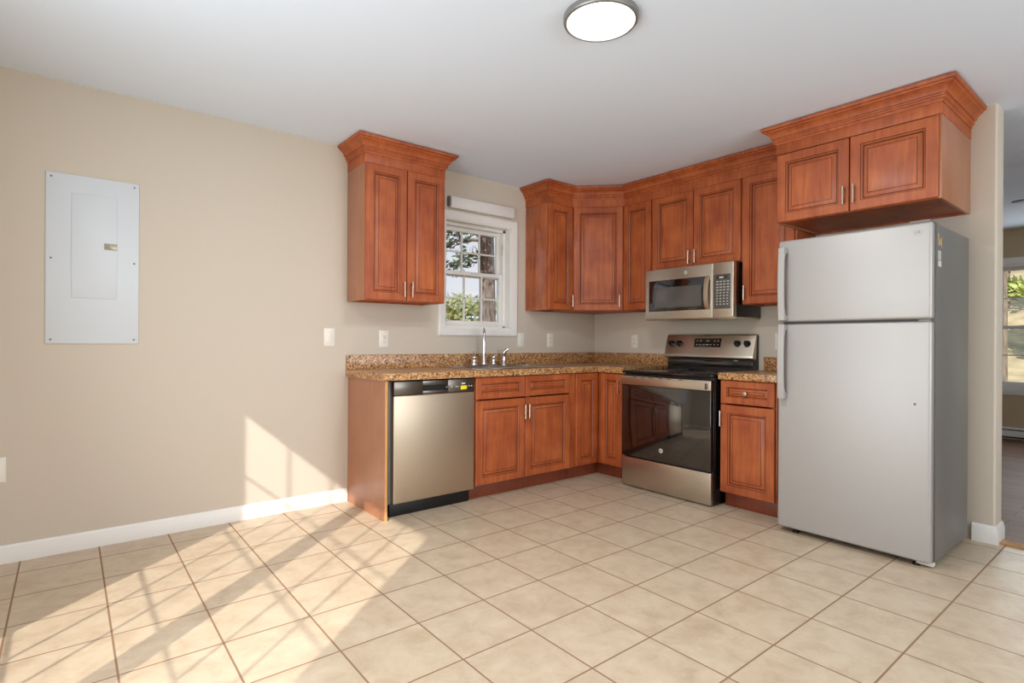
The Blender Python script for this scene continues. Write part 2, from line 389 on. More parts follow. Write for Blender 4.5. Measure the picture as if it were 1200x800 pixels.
b = BM(); sweep(b, [(0, -2.94), (0, -3.042), (.17, -3.042)], [(o * 1.0, z * 1.12) for o, z in BBP]); struct('baseboard_right', b, 'trim', label='white baseboard wrapping the wall end beside the refrigerator', cat='baseboard')
b = BM(); sweep(b, [(WX, DOORS[1] + .09), (WX, 0)], BBP); sweep(b, [(WX, BY), (WX, DOORS[0] - .09)], BBP); struct('baseboard_left', b, 'trim', label='white baseboard beside the glazed doors', cat='baseboard')

# ------------------------------------------------------------------ kitchen window
def sash(parent, x0, x1, z0, z1, y, nx, nz, st=.034, rail_b=.04, rail_t=.034, d=.028, mun=.014):
    b = BM()
    box(b, x0, x0 + st, y, y + d, z0, z1, .003); box(b, x1 - st, x1, y, y + d, z0, z1, .003)
    box(b, x0 + st, x1 - st, y, y + d, z0, z0 + rail_b, .003); box(b, x0 + st, x1 - st, y, y + d, z1 - rail_t, z1, .003)
    gx0, gx1, gz0, gz1 = x0 + st, x1 - st, z0 + rail_b, z1 - rail_t
    s = obj('sash', b, 'white', parent)
    b = BM()
    for i in range(1, nx):
        c = gx0 + (gx1 - gx0) * i / nx; box(b, c - mun / 2, c + mun / 2, y + .006, y + d - .006, gz0, gz1, .002)
    for i in range(1, nz):
        c = gz0 + (gz1 - gz0) * i / nz; box(b, gx0, gx1, y + .006, y + d - .006, c - mun / 2, c + mun / 2, .002)
    obj('grille', b, 'white', s)
    b = BM(); box(b, gx0 - .004, gx1 + .004, y + d / 2 - .002, y + d / 2 + .002, gz0 - .004, gz1 + .004); obj('pane', b, 'glass', s, False)
    return s
w = bpy.data.objects.new('window_1', None); COL.objects.link(w); tag(w, 'white double-hung kitchen window over the sink', 'window', None, 'structure')
x0, x1, z0, z1 = KW
CP = [(0, 0), (.066, 0), (.066, .012), (.056, .018), (.014, .014), (.006, .010), (0, .008)]   # casing cross-section: width, projection
def casing(parent, x0, x1, z0, z1, yw, wd=.066):
    b = BM()
    t = bmesh.new(); rings = []
    for (cx, cz, ox, oz) in ((x0, z0, -1, -1), (x1, z0, 1, -1), (x1, z1, 1, 1), (x0, z1, -1, 1)):
        rings.append([t.verts.new((cx + ox * a * wd / .066, yw - p, cz + oz * a * wd / .066)) for a, p in CP])
    for i in range(4):
        A, C = rings[i], rings[(i + 1) % 4]
        for k in range(len(CP)): t.faces.new((A[k], A[(k + 1) % len(CP)], C[(k + 1) % len(CP)], C[k]))
    merge(b, t, 0)
    return obj('casing', b, 'trim', parent)
casing(w, x0, x1, z0, z1, 0)
b = BM()
box(b, x0 - .0, x0 + .008, 0, .178, z0, z1); box(b, x1 - .008, x1, 0, .178, z0, z1)
box(b, x0, x1, 0, .178, z0, z0 + .008); box(b, x0, x1, 0, .178, z1 - .008, z1)
box(b, x1 - .03, x1 - .008, .075, .165, z0, z1); box(b, x0 + .008, x0 + .03, .075, .165, z0, z1)
box(b, x0, x1, .075, .165, z1 - .03, z1); box(b, x0, x1, .075, .178, z0, z0 + .022)
obj('jamb', b, 'trim', w)
zm = 1.690
sash(w, x0 + .03, x1 - .03, zm - .022, z1 - .03, .122, 3, 2)
sash(w, x0 + .03, x1 - .03, z0 + .022, zm + .020, .085, 3, 2)
b = BM(); box(b, -1.43, -1.37, .070, .085, zm + .004, zm + .018, .003); obj('latch', b, 'white', w)
b = BM(); box(b, x1 - .036, x1 - .03, .079, .083, 1.88, 1.98, .001); box(b, x1 - .04, x1 - .033, .077, .083, 1.93, 1.95, .001); obj('track_clip', b, 'nickel', w)

bl = thing('blind_headrail', 'white blind headrail mounted above the kitchen window', 'blind', (-1.395, 0, 2.19))
b = BM(); box(b, -.318, .322, -.045, -.002, 0, .088, .004); box(b, -.314, .318, -.048, -.045, .008, .080, .002); obj('headrail', b, 'white', bl)
b = BM(); box(b, -.330, -.319, -.040, -.001, .012, .090, .002); obj('bracket', b, 'greyplastic', bl)
b = BM(); box(b, .323, .332, -.040, -.001, .012, .086, .002); obj('bracket', b, 'white', bl)

# ------------------------------------------------------------------ glazed double doors (left), added end window, far window
d1 = bpy.data.objects.new('door_1', None); COL.objects.link(d1); tag(d1, 'white glazed double doors the sun comes through', 'door', None, 'structure')
def leaf(parent, ya, yb, zt):
    """door leaf in the x = WX wall between ya<yb, 15 lites"""
    b = BM(); xa, xb = WX - .10, WX - .056
    st, rt, rb = .064, .090, .170
    box(b, xa, xb, ya, ya + st, 0.01, zt, .003); box(b, xa, xb, yb - st, yb, 0.01, zt, .003)
    box(b, xa, xb, ya + st, yb - st, 0.01, rb, .003); box(b, xa, xb, ya + st, yb - st, zt - rt, zt, .003)
    s = obj('leaf', b, 'trim', parent)
    b = BM(); g0, g1, h0, h1 = ya + st, yb - st, rb, zt - rt; mw = .011
    for i in (1, 2): c = g0 + (g1 - g0) * i / 3; box(b, xa + .017, xb - .017, c - mw / 2, c + mw / 2, h0, h1)
    for i in range(1, 5): c = h0 + (h1 - h0) * i / 5; box(b, xa + .017, xb - .017, g0, g1, c - mw / 2, c + mw / 2)
    obj('grille', b, 'trim', s)
    b = BM(); xm = (xa + xb) / 2; box(b, xm - .003, xm + .003, g0 - .004, g1 + .004, h0 - .004, h1 + .004); obj('pane', b, 'glass', s, False)
    return s
YM = -2.258
leaf(d1, YM - .918, YM, 2.252); l2 = leaf(d1, YM, YM + .871, 2.252)
b = BM(); lathe(b, [(0, 0), (.03, 0), (.03, .006), (.012, .010), (.012, .04), (.028, .046), (.030, .06), (.022, .072), (0, .074)], 20, Matrix.Translation((WX - .056, YM + .045, .98)) @ Matrix.Rotation(PI / 2, 4, 'Y')); obj('knob', b, 'nickel', l2)
b = BM()
for a, c in ((DOORS[0] - .07, DOORS[0]), (DOORS[1], DOORS[1] + .07)): box(b, WX, WX + .016, a, c, 0, DOORS[2] + .07, .003)
box(b, WX, WX + .016, DOORS[0], DOORS[1], DOORS[2], DOORS[2] + .07, .003); obj('casing', b, 'trim', d1)
w3 = bpy.data.objects.new('fill_window', None); COL.objects.link(w3); tag(w3, 'unseen wide white window added to the end wall for fill', 'window', None, 'structure')  # invented window out of view, lets in extra sky light
b = BM(); ex0, ex1, ez0, ez1 = EWIN
for c in (ex0, (ex0 + ex1) / 2 - .03, ex1 - .06): box(b, c, c + .06, BY - .14, BY - .06, ez0, ez1)
for c in (ez0, (ez0 + ez1) / 2 - .025, ez1 - .06): box(b, ex0, ex1, BY - .138, BY - .062, c, c + .06)
box(b, ex0 - .07, ex0, BY, BY + .016, ez0 - .07, ez1 + .07); box(b, ex1, ex1 + .07, BY, BY + .016, ez0 - .07, ez1 + .07)
box(b, ex0, ex1, BY, BY + .016, ez0 - .07, ez0); box(b, ex0, ex1, BY, BY + .016, ez1, ez1 + .07); obj('window_frame', b, 'trim', w3)
b = BM(); box(b, ex0, ex1, BY - .103, BY - .097, ez0, ez1); obj('pane', b, 'glass', w3, False)

w2 = bpy.data.objects.new('window_2', None); COL.objects.link(w2); tag(w2, 'white gridded window in the adjoining room', 'window', None, 'structure')
w2.location = (OX, 0, 0); w2.rotation_euler = (0, 0, -PI / 2)      # local x -> world -y, local -y -> world -x
a0, a1 = -FW[1], -FW[0]
casing(w2, a0, a1, FW[2], FW[3], 0, .09)
b = BM()
for bx in ((a0, a0 + .02), (a1 - .02, a1)): box(b, bx[0], bx[1], 0, .17, FW[2], FW[3])
box(b, a0, a1, 0, .17, FW[2], FW[2] + .02); box(b, a0, a1, 0, .17, FW[3] - .02, FW[3]); obj('jamb', b, 'trim', w2)
zq = 1.33
sash(w2, a0 + .02, a1 - .02, zq - .02, FW[3] - .02, .09, 4, 2); sash(w2, a0 + .02, a1 - .02, FW[2] + .02, zq + .02, .055, 4, 2)

ht = thing('baseboard_heater', 'white baseboard heater under the adjoining room window', 'heater', (OX, 0, 0), -PI / 2)
b = BM(); prism(b, [(-.002, .02), (-.055, .02), (-.062, .05), (-.062, .115), (-.03, .145), (-.002, .150)], 1.6, 4.4, 0, Matrix(((0, 0, 1, 0), (1, 0, 0, 0), (0, 1, 0, 0), (0, 0, 0, 1)))); obj('housing', b, 'white', ht)
b = BM(); box(b, 1.62, 4.38, -.0655, -.0615, .118, .130); box(b, 1.62, 4.38, -.0655, -.0615, .028, .046); obj('grille', b, 'slot', ht)
for xe in (1.58, 4.39):
    b = BM(); box(b, xe, xe + .03, -.066, -.002, 0, .152, .003); obj('end_cap', b, 'white', ht)

# ------------------------------------------------------------------ ceiling lights and fan
def ceiling_light(x, y, label, r=.155):
    t = thing('ceiling_light', label, 'ceiling light', (x, y, CEIL))
    b = BM(); lathe(b, [(0, 0), (r, 0), (r, -.020), (r - .004, -.025), (r - .013, -.026), (r - .014, -.020), (0, -.018)], 64); obj('rim', b, 'rimgrey', t)
    b = BM(); lathe(b, [(0, -.019), (r - .0145, -.019), (r - .0150, -.0235), (0, -.0245)], 64); obj('diffuser', b, 'lamp', t)
    d = bpy.data.lights.new('ceiling_light_lamp', 'AREA'); d.shape = 'DISK'; d.size = 2 * r - .04; d.energy = LAMP_WATT; d.color = (.97, .98, 1)
    l = bpy.data.objects.new('ceiling_light_lamp', d); COL.objects.link(l); l.parent = t; l.location = (0, 0, -.027); return t
ceiling_light(-2.345, -2.183, 'round flush ceiling light with a thin metal rim')
ceiling_light(-3.75, -2.75, 'unseen round flush ceiling light added as fill')  # second fixture invented out of view to brighten the left side
fan = thing('ceiling_fan', 'dark bladed ceiling fan in the adjoining room', 'fan', (2.12, -3.36, CEIL))
b = BM(); lathe(b, [(0, 0), (.07, 0), (.06, -.05), (.014, -.06), (.014, -.12), (.09, -.13), (.11, -.17), (.10, -.24), (.05, -.27), (0, -.275)], 28); obj('motor', b, 'nickel', fan)
ba = math.atan2(-2.80 + 3.36, 1.90 - 2.12)
for k in range(5):
    b = BM(); c = ba + 2 * PI * k / 5
    prism(b, [(.15, -.045), (.40, -.062), (.56, -.060), (.595, -.035), (.60, 0), (.595, .035), (.56, .060), (.40, .062), (.15, .045)], -.205, -.199, 0, Matrix.Rotation(c, 4, 'Z') @ Matrix.Translation((0, 0, -.0)), .002)
    bl_ = obj('blade', b, 'fan', fan)
    b = BM(); box(b, .08, .20, -.018, .018, -.206, -.199); bmesh.ops.transform(b, matrix=Matrix.Rotation(c, 4, 'Z') @ Matrix.Translation((0, 0, -.007)), verts=b.verts[:]); obj('blade_arm', b, 'nickel', bl_)

# ------------------------------------------------------------------ cabinets
def door_bm(w, h, th=.020, fr=.052, flat=False):
    """raised-panel door front, local: x 0..w, z 0..h, back at y=0, face at y=-th. slots: 0 wood, 1 glaze"""
    t = bmesh.new()
    fr = min(fr, w * .24, h * .28)
    rings = [(0, 0, 0), (0, th - .004, 0), (.004, th, 0), (fr, th, 0), (fr + .0028, th - .004, 1), (fr + .006, th - .003, 0), (fr + .011, th - .006, 0),
             (fr + .0145, th - .012, 1), (fr + .017, th - .012, 1), (fr + .036, th - .0035, 0), (fr + .0395, th - .0015, 1), (fr + .041, th - .0015, 0)]
    if min(w, h) < .2: rings = [(a if a <= fr else fr + (a - fr) * .7, d, m) for a, d, m in rings]
    R = []
    for a, d, m in rings:
        R.append([t.verts.new(p) for p in ((a, -d, a), (w - a, -d, a), (w - a, -d, h - a), (a, -d, h - a))])
    t.faces.new(R[0])
    for i in range(len(R) - 1):
        for k in range(4):
            f = t.faces.new((R[i][k], R[i][(k + 1) % 4], R[i + 1][(k + 1) % 4], R[i + 1][k])); f.material_index = rings[i + 1][2]
    t.faces.new(R[-1][::-1])
    bmesh.ops.recalc_face_normals(t, faces=t.faces[:])
    return t
def add_handle(parent, x, y, z, L=.105, horizontal=False):
    """bar pull, bottom end at z"""
    b = BM()
    tube(b, [(x, y - .028, z), (x, y - .028, z + L)], .0050, 10)
    for zz in (z + .016, z + L - .016): tube(b, [(x, y, zz), (x, y - .028, zz)], .0042, 8)
    return obj('handle', b, 'nickel', parent)
def add_door(cab, x0, x1, z0, z1, y, name='door', handle=None):
    b = door_bm(x1 - x0, z1 - z0)
    bmesh.ops.translate(b, verts=b.verts[:], vec=(x0, y, z0))
    d = obj(name, b, ['cherry', 'glaze'], cab)
    if handle: add_handle(d, handle[0], y - .020, handle[1])
    return d
def carcass(cab, w, d, z0, z1, th=.018, side='cherry'):
    """box with sides, top, bottom, back and face frame; front of the frame at y=-d"""
    b = BM()
    box(b, 0, th, -d, -.002, z0, z1, .0012, 1); box(b, w - th, w, -d, -.002, z0, z1, .0012, 1)
    box(b, th, w - th, -d, -.002, z1 - th, z1); box(b, th, w - th, -d, -.002, z0 + .012, z0 + .012 + th)
    box(b, th, w - th, -.012, -.004, z0, z1)
    f = .038
    box(b, th, f, -d, -d + .02, z0, z1); box(b, w - f, w - th, -d, -d + .02, z0, z1)
    box(b, f, w - f, -d, -d + .02, z1 - f, z1); box(b, f, w - f, -d, -d + .02, z0, z0 + f)
    if w > .6: box(b, w / 2 - f / 2, w / 2 + f / 2, -d, -d + .02, z0 + f, z1 - f)
    return obj('body', b, ['cherry', side], cab)
CROWN = [(0, .0), (.004, .0), (.006, .012), (.014, .016), (.017, .022), (.014, .028), (.016, .034), (.024, .036), (.030, .052), (.042, .064), (.054, .070), (.056, .076), (.066, .080), (.071, .090), (.071, .097), (0, .097)]; CROWN = [(o, z * 1.09) for o, z in CROWN]
CZ = 2.373
def crown(path, parent=None, z=CZ):
    b = BM(); sweep(b, path, [(o, zz + z) for o, zz in CROWN]); return obj('crown_moulding', b, 'cherry', parent)
UB, UT, UD = 1.400, 2.312, .286    # upper cabinets: bottom, top, carcass depth (doors add 20 mm)

# free-standing upper by the breaker panel
X0, X1 = -2.546, -1.930
c = thing('wall_cabinet', 'two-door cherry wall cabinet hung left of the kitchen window', 'cabinet', (X0, 0, 0))
W_ = X1 - X0
carcass(c, W_, UD, UB, UT, side='cherryglare')
add_door(c, .004, W_ / 2 - .0035, UB + .003, UT - .002, -UD, handle=(W_ / 2 - .030, UB + .030))
add_door(c, W_ / 2 + .0035, W_ - .004, UB + .003, UT - .002, -UD, handle=(W_ / 2 + .030, UB + .030))
b = BM(); box(b, -.002, W_ + .002, -UD - .012, -.002, UT, 2.40, .001); obj('frieze_board', b, 'cherry', c)
crown([(W_ + .002, -.002), (W_ + .002, -UD - .012), (-.002, -UD - .012), (-.002, -.002)][::-1] if False else [(-.002, -.002), (-.002, -UD - .012), (W_ + .002, -UD - .012), (W_ + .002, -.002)], c)

# right of the window
S2 = -.904; DG = .610
c = thing('wall_cabinet', 'narrow single-door cherry wall cabinet right of the kitchen window', 'cabinet', (S2, 0, 0))
W_ = -S2 - DG
carcass(c, W_, UD, UB, UT, side='cherrygloss'); add_door(c, .006, W_ - .006, UB + .003, UT - .002, -UD, handle=(W_ - .030, UB + .030))
# diagonal corner
c = thing('corner_wall_cabinet', 'diagonal single-door cherry wall cabinet in the corner', 'cabinet', (0, 0, 0))
b = BM(); prism(b, [(-.002, -.002), (-DG, -.002), (-DG, -UD), (-UD, -DG), (-.002, -DG)], UB, UT); obj('body', b, 'cherry', c)
DL = (DG - UD) * math.sqrt(2)
dl = door_bm(DL - .030, UT - UB - .005); bmesh.ops.translate(dl, verts=dl.verts[:], vec=(.015, 0, UB + .003))
hb = BM(); hx = DL - .045; hz = UB + .030
tube(hb, [(hx, -.048, hz), (hx, -.048, hz + .105)], .005, 10)
for zz in (hz + .016, hz + .089): tube(hb, [(hx, -.020, zz), (hx, -.048, zz)], .0042, 8)
mt = Matrix.Translation((-DG, -UD, 0)) @ Matrix.Rotation(-PI / 4, 4, 'Z')
for q in (dl, hb): bmesh.ops.transform(q, matrix=mt, verts=q.verts[:])
dd = obj('door', dl, ['cherry', 'glaze'], c); obj('handle', hb, 'nickel', dd)
# range wall uppers: local x runs to world -y
def rcab(name, label, y0): return thing(name, label, 'cabinet', (0, y0, 0), -PI / 2)
c = rcab('wall_cabinet', 'narrow single-door cherry wall cabinet left of the microwave', -DG); W_ = .905 - DG
carcass(c, W_, UD, UB, UT); add_door(c, .006, W_ - .006, UB + .003, UT - .002, -UD)
MY0, MY1 = -.925, -1.690
c = rcab('wall_cabinet', 'short two-door cherry wall cabinet above the microwave', -.908); W_ = 1.694 - .908
carcass(c, W_, UD, 1.712, UT)
add_door(c, .012, W_ / 2 - .0035, 1.715, UT - .002, -UD, handle=(W_ / 2 - .028, 1.738)); add_door(c, W_ / 2 + .0035, W_ - .006, 1.715, UT - .002, -UD, handle=(W_ / 2 + .028, 1.738))
c = rcab('wall_cabinet', 'single-door cherry wall cabinet between microwave and refrigerator', -1.697); W_ = 2.076 - 1.697
carcass(c, W_, UD, UB, UT); add_door(c, .006, W_ - .012, UB + .003, UT - .002, -UD, handle=(.030, UB + .030))
# frieze and crown that run over the corner cabinets
o_ = UD + .012
c = thing('crown_moulding', 'long cherry crown moulding running over the corner wall cabinets', 'crown moulding', (0, 0, 0))
b = BM(); D2 = DG + .005
fr = [(S2 - .002, -.002), (S2 - .002, -o_), (-D2, -o_), (-o_, -D2), (-o_, -2.072)]
sweep(b, fr, [(-.03, UT), (0, UT), (0, 2.40), (-.03, 2.40)]); obj('frieze_board', b, 'cherry', c)
crown(fr, c)
# over the refrigerator
FY0, FY1, FD = -2.080, -2.925, .575
c = rcab('wall_cabinet', 'deep two-door cherry wall cabinet above the refrigerator', FY0); W_ = FY0 - FY1
carcass(c, W_, FD, 1.880, UT, side='cherryglare'); mid = W_ / 2 - .003
add_door(c, .006, mid - .0035, 1.883, UT - .006, -FD, handle=(mid - .026, 1.925)); add_door(c, mid + .0035, W_ - .012, 1.883, UT - .006, -FD, handle=(mid + .026, 1.925))
b = BM(); box(b, -.002, W_ + .002, -FD - .012, -.002, UT, 2.40, .001); obj('frieze_board', b, 'cherry', c)
crown([(-.002, -.002), (-.002, -FD - .012), (W_ + .002, -FD - .012), (W_ + .002, -.002)], c)

# base cabinets
BT, BD, KH, KD = .876, .568, .108, .505
def base_body(cab, w, z0=KH, hole=None):
    b = BM(); th = .018
    box(b, 0, th, -BD, -.004, z0, BT, .001); box(b, w - th, w, -BD, -.004, z0, BT, .001)
    box(b, th, w - th, -BD, -.004, z0, z0 + th); box(b, th, w - th, -.012, -.004, z0, BT)
    box(b, th, w - th, -BD, -BD + .02, BT - .03, BT); box(b, th, w - th, -BD, -BD + .02, .738, .764); box(b, th, w - th, -BD, -BD + .02, z0 + th, z0 + .04)
    box(b, th, .036, -BD, -BD + .02, z0, BT); box(b, w - .036, w - th, -BD, -BD + .02, z0, BT)
    if w > .6: box(b, w / 2 - .02, w / 2 + .02, -BD, -BD + .02, z0, BT)
    return obj('body', b, 'cherry', cab)
def toe(cab, w):
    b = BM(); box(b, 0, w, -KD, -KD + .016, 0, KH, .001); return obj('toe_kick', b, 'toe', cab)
SX0, SX1 = -1.848, -.857
c = thing('base_cabinet', 'two-door cherry sink base cabinet with two false drawer fronts', 'cabinet', (SX0, 0, 0)); W_ = SX1 - SX0
base_body(c, W_); toe(c, W_)
m1, m2, e2 = .452, .459, .925
add_door(c, .004, m1, .712 + .003, .872, -BD, 'false_drawer_front'); add_door(c, m2, e2, .715, .872, -BD, 'false_drawer_front')
add_door(c, .004, m1, .110, .705, -BD, handle=(m1 - .016, .552)); add_door(c, m2, e2, .110, .705, -BD, handle=(m2 + .016, .552))
b = BM(); box(b, e2 + .004, W_ + .0, -BD - .004, -BD, KH, BT); obj('filler_strip', b, 'cherry', c)
# corner base with folding pair of doors
CE = -.862
c = thing('corner_base_cabinet', 'cherry corner base cabinet with two doors meeting at right angles', 'cabinet', (0, 0, 0))
b = BM(); pts = [(-.004, -.004), (SX1 + .002, -.004), (SX1 + .002, -BD), (-BD, -BD), (-BD, CE), (-.004, CE)]; prism(b, pts, KH, BT); obj('body', b, 'cherry', c)
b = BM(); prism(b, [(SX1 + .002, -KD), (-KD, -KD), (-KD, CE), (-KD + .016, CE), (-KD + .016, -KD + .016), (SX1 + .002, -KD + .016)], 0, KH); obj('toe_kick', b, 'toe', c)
add_door(c, SX1 + .008, -BD - .024, .112, .868, -BD)
dl = door_bm(.838 - .612, .756); hb = BM(); hx = .838 - .612 - .018
tube(hb, [(hx, -.048, .60), (hx, -.048, .705)], .005, 10)
for zz in (.616, .689): tube(hb, [(hx, -.020, zz), (hx, -.048, zz)], .0042, 8)
mt = Matrix.Translation((-BD, -.612, .112)) @ Matrix.Rotation(-PI / 2, 4, 'Z')
for q in (dl, hb): bmesh.ops.transform(q, matrix=mt, verts=q.verts[:])
dd = obj('door', dl, ['cherry', 'glaze'], c); obj('handle', hb, 'nickel', dd)
# drawer base right of range
c = rcab('base_cabinet', 'narrow cherry base cabinet with one drawer and one door beside the range', -1.698); W_ = 2.085 - 1.698
base_body(c, W_); toe(c, W_)
dr = add_door(c, .006, W_ - .008, .715, .872, -BD, 'drawer')
b = BM(); lathe(b, [(0, 0), (.008, 0), (.007, .012), (.014, .018), (.0165, .024), (.014, .030), (0, .033)], 20, Matrix.Translation((W_ / 2 - .004, -BD - .0165, .792)) @ Matrix.Rotation(PI / 2, 4, 'X')); obj('knob', b, 'nickel', dr)
add_door(c, .006, W_ - .008, .110, .705, -BD, handle=(.018, .56))
# end panel by the dishwasher
b = BM(); box(b, -2.535, -2.518, -.586, -.003, 0, BT, .0); pn = obj('end_panel', b, 'cherryglare'); tag(pn, 'plain cherry end panel left of the dishwasher', 'panel')
b = BM(); box(b, -2.5352, -2.5178, -.5885, -.586, 0, BT); obj('edge_band', b, 'cherryedge', pn)

# ------------------------------------------------------------------ worktop, splash, sink, taps
CT0, CT1, CF = .877, .923, .603
SK = (-1.80, -.98, -.535, -.055)     # sink cut-out x0 x1 y0 y1
ct = thing('worktop', 'speckled brown granite worktop turning the corner, with the sink', 'worktop', (0, 0, 0))
b = BM()
CL, CR = -2.552, -.872
box(b, CL, SK[0], -CF, -.002, CT0, CT1); box(b, SK[1], -.002, -CF, -.002, CT0, CT1)
box(b, SK[0], SK[1], -CF, SK[2], CT0, CT1); box(b, SK[0], SK[1], SK[3], -.002, CT0, CT1)
box(b, -CF, -.002, CR, -CF, CT0, CT1)
obj('slab', b, 'granite', ct, False)
b = BM(); box(b, CL, -.002, -.022, -.002, CT1, 1.026, .002); box(b, -.022, -.002, -.90, -.022, CT1, 1.026, .002); obj('backsplash', b, 'granite', ct)
ct2 = thing('worktop', 'short speckled granite worktop piece between range and refrigerator', 'worktop', (0, 0, 0))
b = BM(); box(b, -CF, -.002, -2.10, -1.694, CT0, CT1, .0015); obj('slab', b, 'granite', ct2)
b = BM(); box(b, -.022, -.002, -2.10, -1.72, CT1, 1.022, .002); obj('backsplash', b, 'granite', ct2)

sk = thing('sink', 'stainless double-bowl drop-in sink set in the worktop', 'sink', (0, 0, CT1))
b = BM()
rx0, rx1, ry0, ry1 = SK[0] - .014, SK[1] + .014, SK[2] - .014, SK[3] + .014
bowls = [(-1.775, -1.405, -.515, -.150), (-1.375, -1.005, -.515, -.150)]
zt = .007
box(b, rx0, rx1, ry0, bowls[0][2], .001, zt, .002); box(b, rx0, rx1, bowls[0][3], ry1, .001, zt, .002)
box(b, rx0, bowls[0][0], bowls[0][2], bowls[0][3], .001, zt); box(b, bowls[0][1], bowls[1][0], bowls[0][2], bowls[0][3], .001, zt); box(b, bowls[1][1], rx1, bowls[0][2], bowls[0][3], .001, zt)
obj('rim', b, 'chrome', sk)
for (p0, p1, q0, q1) in bowls:
    b = BM(); th = .004; dp = -.17
    box(b, p0 - th, p0, q0 - th, q1 + th, dp, .001); box(b, p1, p1 + th, q0 - th, q1 + th, dp, .001)
    box(b, p0, p1, q0 - th, q0, dp, .001); box(b, p0, p1, q1, q1 + th, dp, .001); box(b, p0 - th, p1 + th, q0 - th, q1 + th, dp - th, dp)
    lathe(b, [(0, dp + .003), (.035, dp + .003), (.042, dp + .001), (.042, dp)], 24, Matrix.Translation(((p0 + p1) / 2, (q0 + q1) / 2, 0)))
    obj('bowl', b, 'steelh', sk)
fz = CT1 + zt; FXc, FYc = -1.425, -.098
fc = thing('kitchen_faucet', 'chrome high-arc kitchen faucet with two lever handles under the window', 'faucet', (FXc, FYc, fz))
b = BM(); box(b, -.125, .125, -.026, .026, .0005, .012, .005, 0, 3); obj('base_plate', b, 'chrome', fc)
b = BM(); lathe(b, [(0, .012), (.026, .012), (.026, .018), (.018, .03), (.015, .075), (.0105, .095), (.0105, .11)], 24)
arc = [(0, 0, .10), (0, 0, .19), (0, 0, .235)] + [(0, -.062 + .062 * math.cos(a), .235 + .062 * math.sin(a)) for a in [PI * k / 12 for k in range(1, 12)]] + [(0, -.124, .232), (0, -.125, .205), (0, -.126, .165)]
tube(b, arc, [.0105] * (len(arc) - 2) + [.0135, .0145], 14); bmesh.ops.transform(b, matrix=Matrix.Rotation(math.radians(-36), 4, 'Z'), verts=b.verts[:]); obj('spout', b, 'chrome', fc)
for sx_ in (-1, 1):
    b = BM(); x = sx_ * .098
    lathe(b, [(0, .012), (.021, .012), (.021, .018), (.015, .03), (.013, .055), (.016, .062), (.014, .072), (0, .076)], 20, Matrix.Translation((x, 0, 0)))
    tube(b, [(x, 0, .068), (x + sx_ * .014, -.012, .086), (x + sx_ * .022, -.022, .118)], [.007, .006, .004], 10); obj('lever_handle', b, 'chrome', fc)
sp = thing('side_sprayer', 'chrome side sprayer right of the kitchen faucet', 'sprayer', (-1.218, -.098, fz))
b = BM(); lathe(b, [(0, .0005), (.023, .0005), (.023, .008), (.015, .018), (.012, .04), (.0105, .075)], 20); obj('holder', b, 'chrome', sp)
b = BM(); tube(b, [(0, 0, .07), (0, 0, .092), (.004, -.004, .108), (.014, -.012, .124), (.026, -.020, .136)], [.011, .014, .016, .015, .011], 14); obj('spray_head', b, 'chrome', sp)

# ------------------------------------------------------------------ dishwasher
DX0, DX1, DF = -2.476, -1.860, -.588
dw = thing('dishwasher', 'stainless dishwasher with dark control strip under the worktop', 'dishwasher', (0, 0, 0))
b = BM(); box(b, DX0 + .004, DX1 - .004, -.545, -.02, .10, .868); obj('tub', b, 'black', dw)
b = BM(); box(b, DX0 - .026, DX0 - .016, -.565, -.545, .095, .868, .002); box(b, DX0 - .016, DX0 + .004, -.548, -.544, .095, .868); obj('mounting_rail', b, 'greyplastic', dw)
b = BM(); box(b, DX0, DX1, DF, -.548, .095, .778, .007, 0, 3); obj('door', b, 'steel', dw)
b = BM(); hx0, hx1, hz0, hz1 = -2.268, -2.076, .802, .838
box(b, DX0, hx0, DF, -.548, .780, .868, .004); box(b, hx1, DX1, DF, -.548, .780, .868, .004)
box(b, hx0 - .002, hx1 + .002, DF, -.548, .780, hz0, .003); box(b, hx0 - .002, hx1 + .002, DF, -.548, hz1, .868, .003)
cp = obj('control_panel', b, 'strip', dw)
b = BM(); box(b, hx0, hx1, DF + .022, DF + .026, hz0, hz1); box(b, hx0, hx1, DF + .002, DF + .022, hz1 - .006, hz1 + .002); obj('handle_pocket', b, 'black', cp)
for i, x in enumerate((-2.128 + .04, -2.048, -2.012, -1.998, -1.905, -1.885)):
    b = BM(); lathe(b, [(0, 0), (.005, 0), (.0045, .0015), (0, .002)], 14, Matrix.Translation((x, DF, .818)) @ Matrix.Rotation(PI / 2, 4, 'X')); obj('button', b, 'keys', cp)
b = BM(); box(b, -1.975, -1.925, DF - .0012, DF, .796, .822, .0004); obj('energy_sticker', b, 'yellow', cp)['label'] = 'small yellow sticker'
b = BM(); box(b, -1.968, -1.938, DF - .0012, DF, .832, .842, .0004); obj('display', b, 'label', cp)
b = BM(); box(b, DX0 + .004, DX1 - .004, -.524, -.50, .0, .094, .002); obj('toe_kick', b, 'black', dw)

